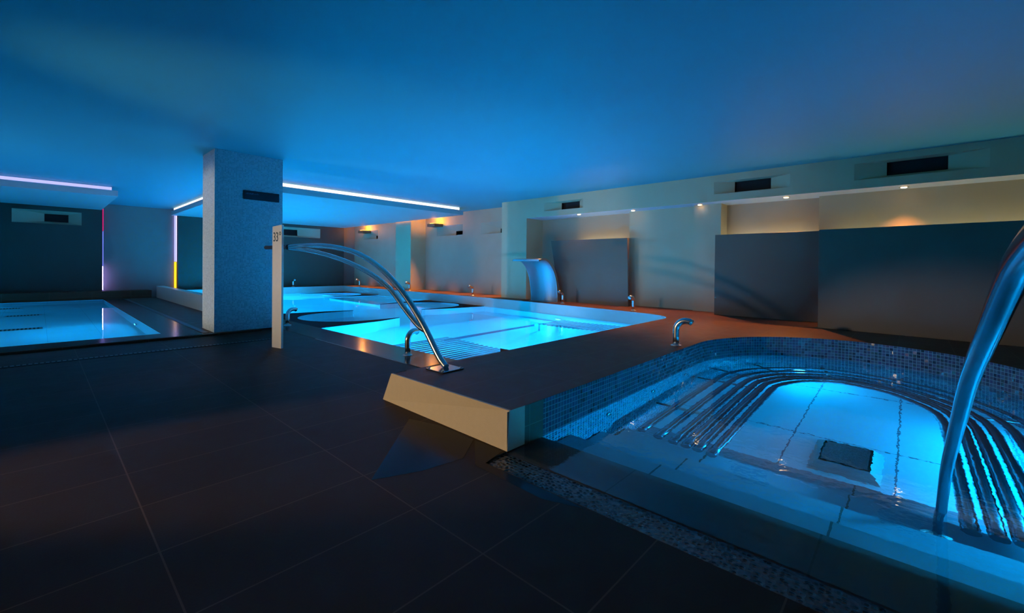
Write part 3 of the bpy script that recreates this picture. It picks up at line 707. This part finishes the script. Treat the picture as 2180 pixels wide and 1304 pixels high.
sheared('wall_panel', 7.10, 7.46, -2.9, .97, 1.61, .10, 'largest dark wall panel beyond the whirlpool', (8.5,-2.8,.9,1.38))
sheared('wall_panel', 8.20, 8.20, 1.02, 2.60, 1.65, .08, 'middle dark wall panel beside the narrow beige pilaster', (8.8,1.25,2.55,1.50))
panel('wall_panel', 8.45, [(6.2,P),(4.41,P),(4.45,1.68),(6.48,1.68)], .08, 'dark wall panel behind the curved waterfall', (8.8,4.7,5.95,1.52))

# ------------------------------------------------------------------ lights of the room
dl0 = thing('recessed_downlight', (8.43,5.66,2.27), '', 'ceiling light', 'downlights under the bulkhead')
MB().lathe([(.045,-.006),(.055,-.006),(.058,0),(.058,.002)], (0,0,0), 'z', 24).build('trim_ring', M['steel_dull'], dl0, local=True)
MB().lathe([(.038,-.010),(.030,-.016),(.010,-.018)], (0,0,0), 'z', 20).build('bulb', M['bulb'], dl0, local=True)
dls = [(8.43,5.66),(8.56,4.38),(8.56,3.00),(8.56,1.58),(8.56,.10)]
lbl = ['warm downlight under the bulkhead closest to the waterfall', 'warm downlight under the bulkhead above the wide grey pilaster', 'warm downlight above the narrow beige pilaster',
       'warm downlight above the middle dark panel', 'warm downlight above the largest dark panel']
for k, (x, y) in enumerate(dls):
    if k == 0: t = dl0; t['label'] = lbl[0]
    else: t = dup(dl0, (x, y, 2.27), 0, lbl[k])
    sp = lamp('SPOT', 'downlight_beam', (x, y, 2.245), (160,270,270,310,150)[k], WARM, .03, (-.25,0,-1) if k in (0,4) else (-.62,0,-1), angle=98 if k in (0,4) else 78, blend=.8)
# amber uplights on brackets
for (x, y, z, lab) in ((8.78,11.55,2.32,'small wall box glowing amber on top beside the grey pier'),(8.8,16.15,2.32,'small wall box glowing amber in the far corner')):
    t = thing('wall_uplight', (x, y, z), lab, 'wall light', 'amber uplights')
    s = MB().box(x-.13, x+.22, y-.20, y+.20, z, z+.10); s.build('housing', M['panel'], t, bevel=.008)
    MB().box(x-.08, x+.16, y-.12, y+.12, z+.102, z+.115).build('lens', M['led_amber'], t)
    lamp('POINT', 'uplight_glow', (x-.02, y, z+.20), 22, (1.0,.33,.05), .06, parent=t)
# LED lines
def led(name, boxes, label, cat='light strip'):
    t = thing(name, (boxes[0][0], boxes[0][2], boxes[0][4]), label, cat)
    for b in boxes: MB().box(*b[:6]).build('segment', b[6], t)
led('led_strip', [(2.83,8.25,9.66,9.69,2.665,2.735,M['led_white'])], 'long white light line along the front of the dropped ceiling')
led('led_strip', [(2.84,2.87,9.72,16.8,2.665,2.735,M['led_white'])], 'white light line along the side of the dropped ceiling behind the column')
led('led_strip', [(X0+.1,1.12,13.20,13.23,2.668,2.73,M['led_lilac'])], 'lilac light line above the small pool')
led('led_strip', [(2.975,2.99,17.14,17.20,1.10,2.6,M['led_glow']),(2.975,2.99,17.14,17.20,.26,1.09,M['led_yellow']),(2.92,2.968,17.14,17.20,1.10,2.6,M['led_lilac']),(2.92,2.968,17.14,17.20,.26,1.09,M['led_yellow'])], 'vertical lilac and yellow light line at the wall gap')
led('led_strip', [(1.245,1.275,17.08,17.12,1.95,2.6,M['led_pink']),(1.245,1.275,17.08,17.12,.95,1.94,M['led_blue']),(1.245,1.270,17.10,17.14,.26,.94,M['led_glow'])], 'vertical pink and blue light line at the wall corner')
t = thing('led_strip', (8.37,9.8,2.58), 'added unseen amber light line on the wall side of the dropped ceiling', 'light strip')
MB().box(8.362,8.375,9.8,16.7,2.56,2.59).build('segment', M['led_amber'], t)
for y in (8.6, 9.7, 10.8, 11.9, 13.4, 14.6, 15.8): lamp('SPOT', 'amber_fill', (8.42, y, 2.55), 900, (1.0,.36,.06), .05, (.0,0,-1), parent=t, angle=34, blend=.9)  # unseen spots added with the strip to turn the far deck orange
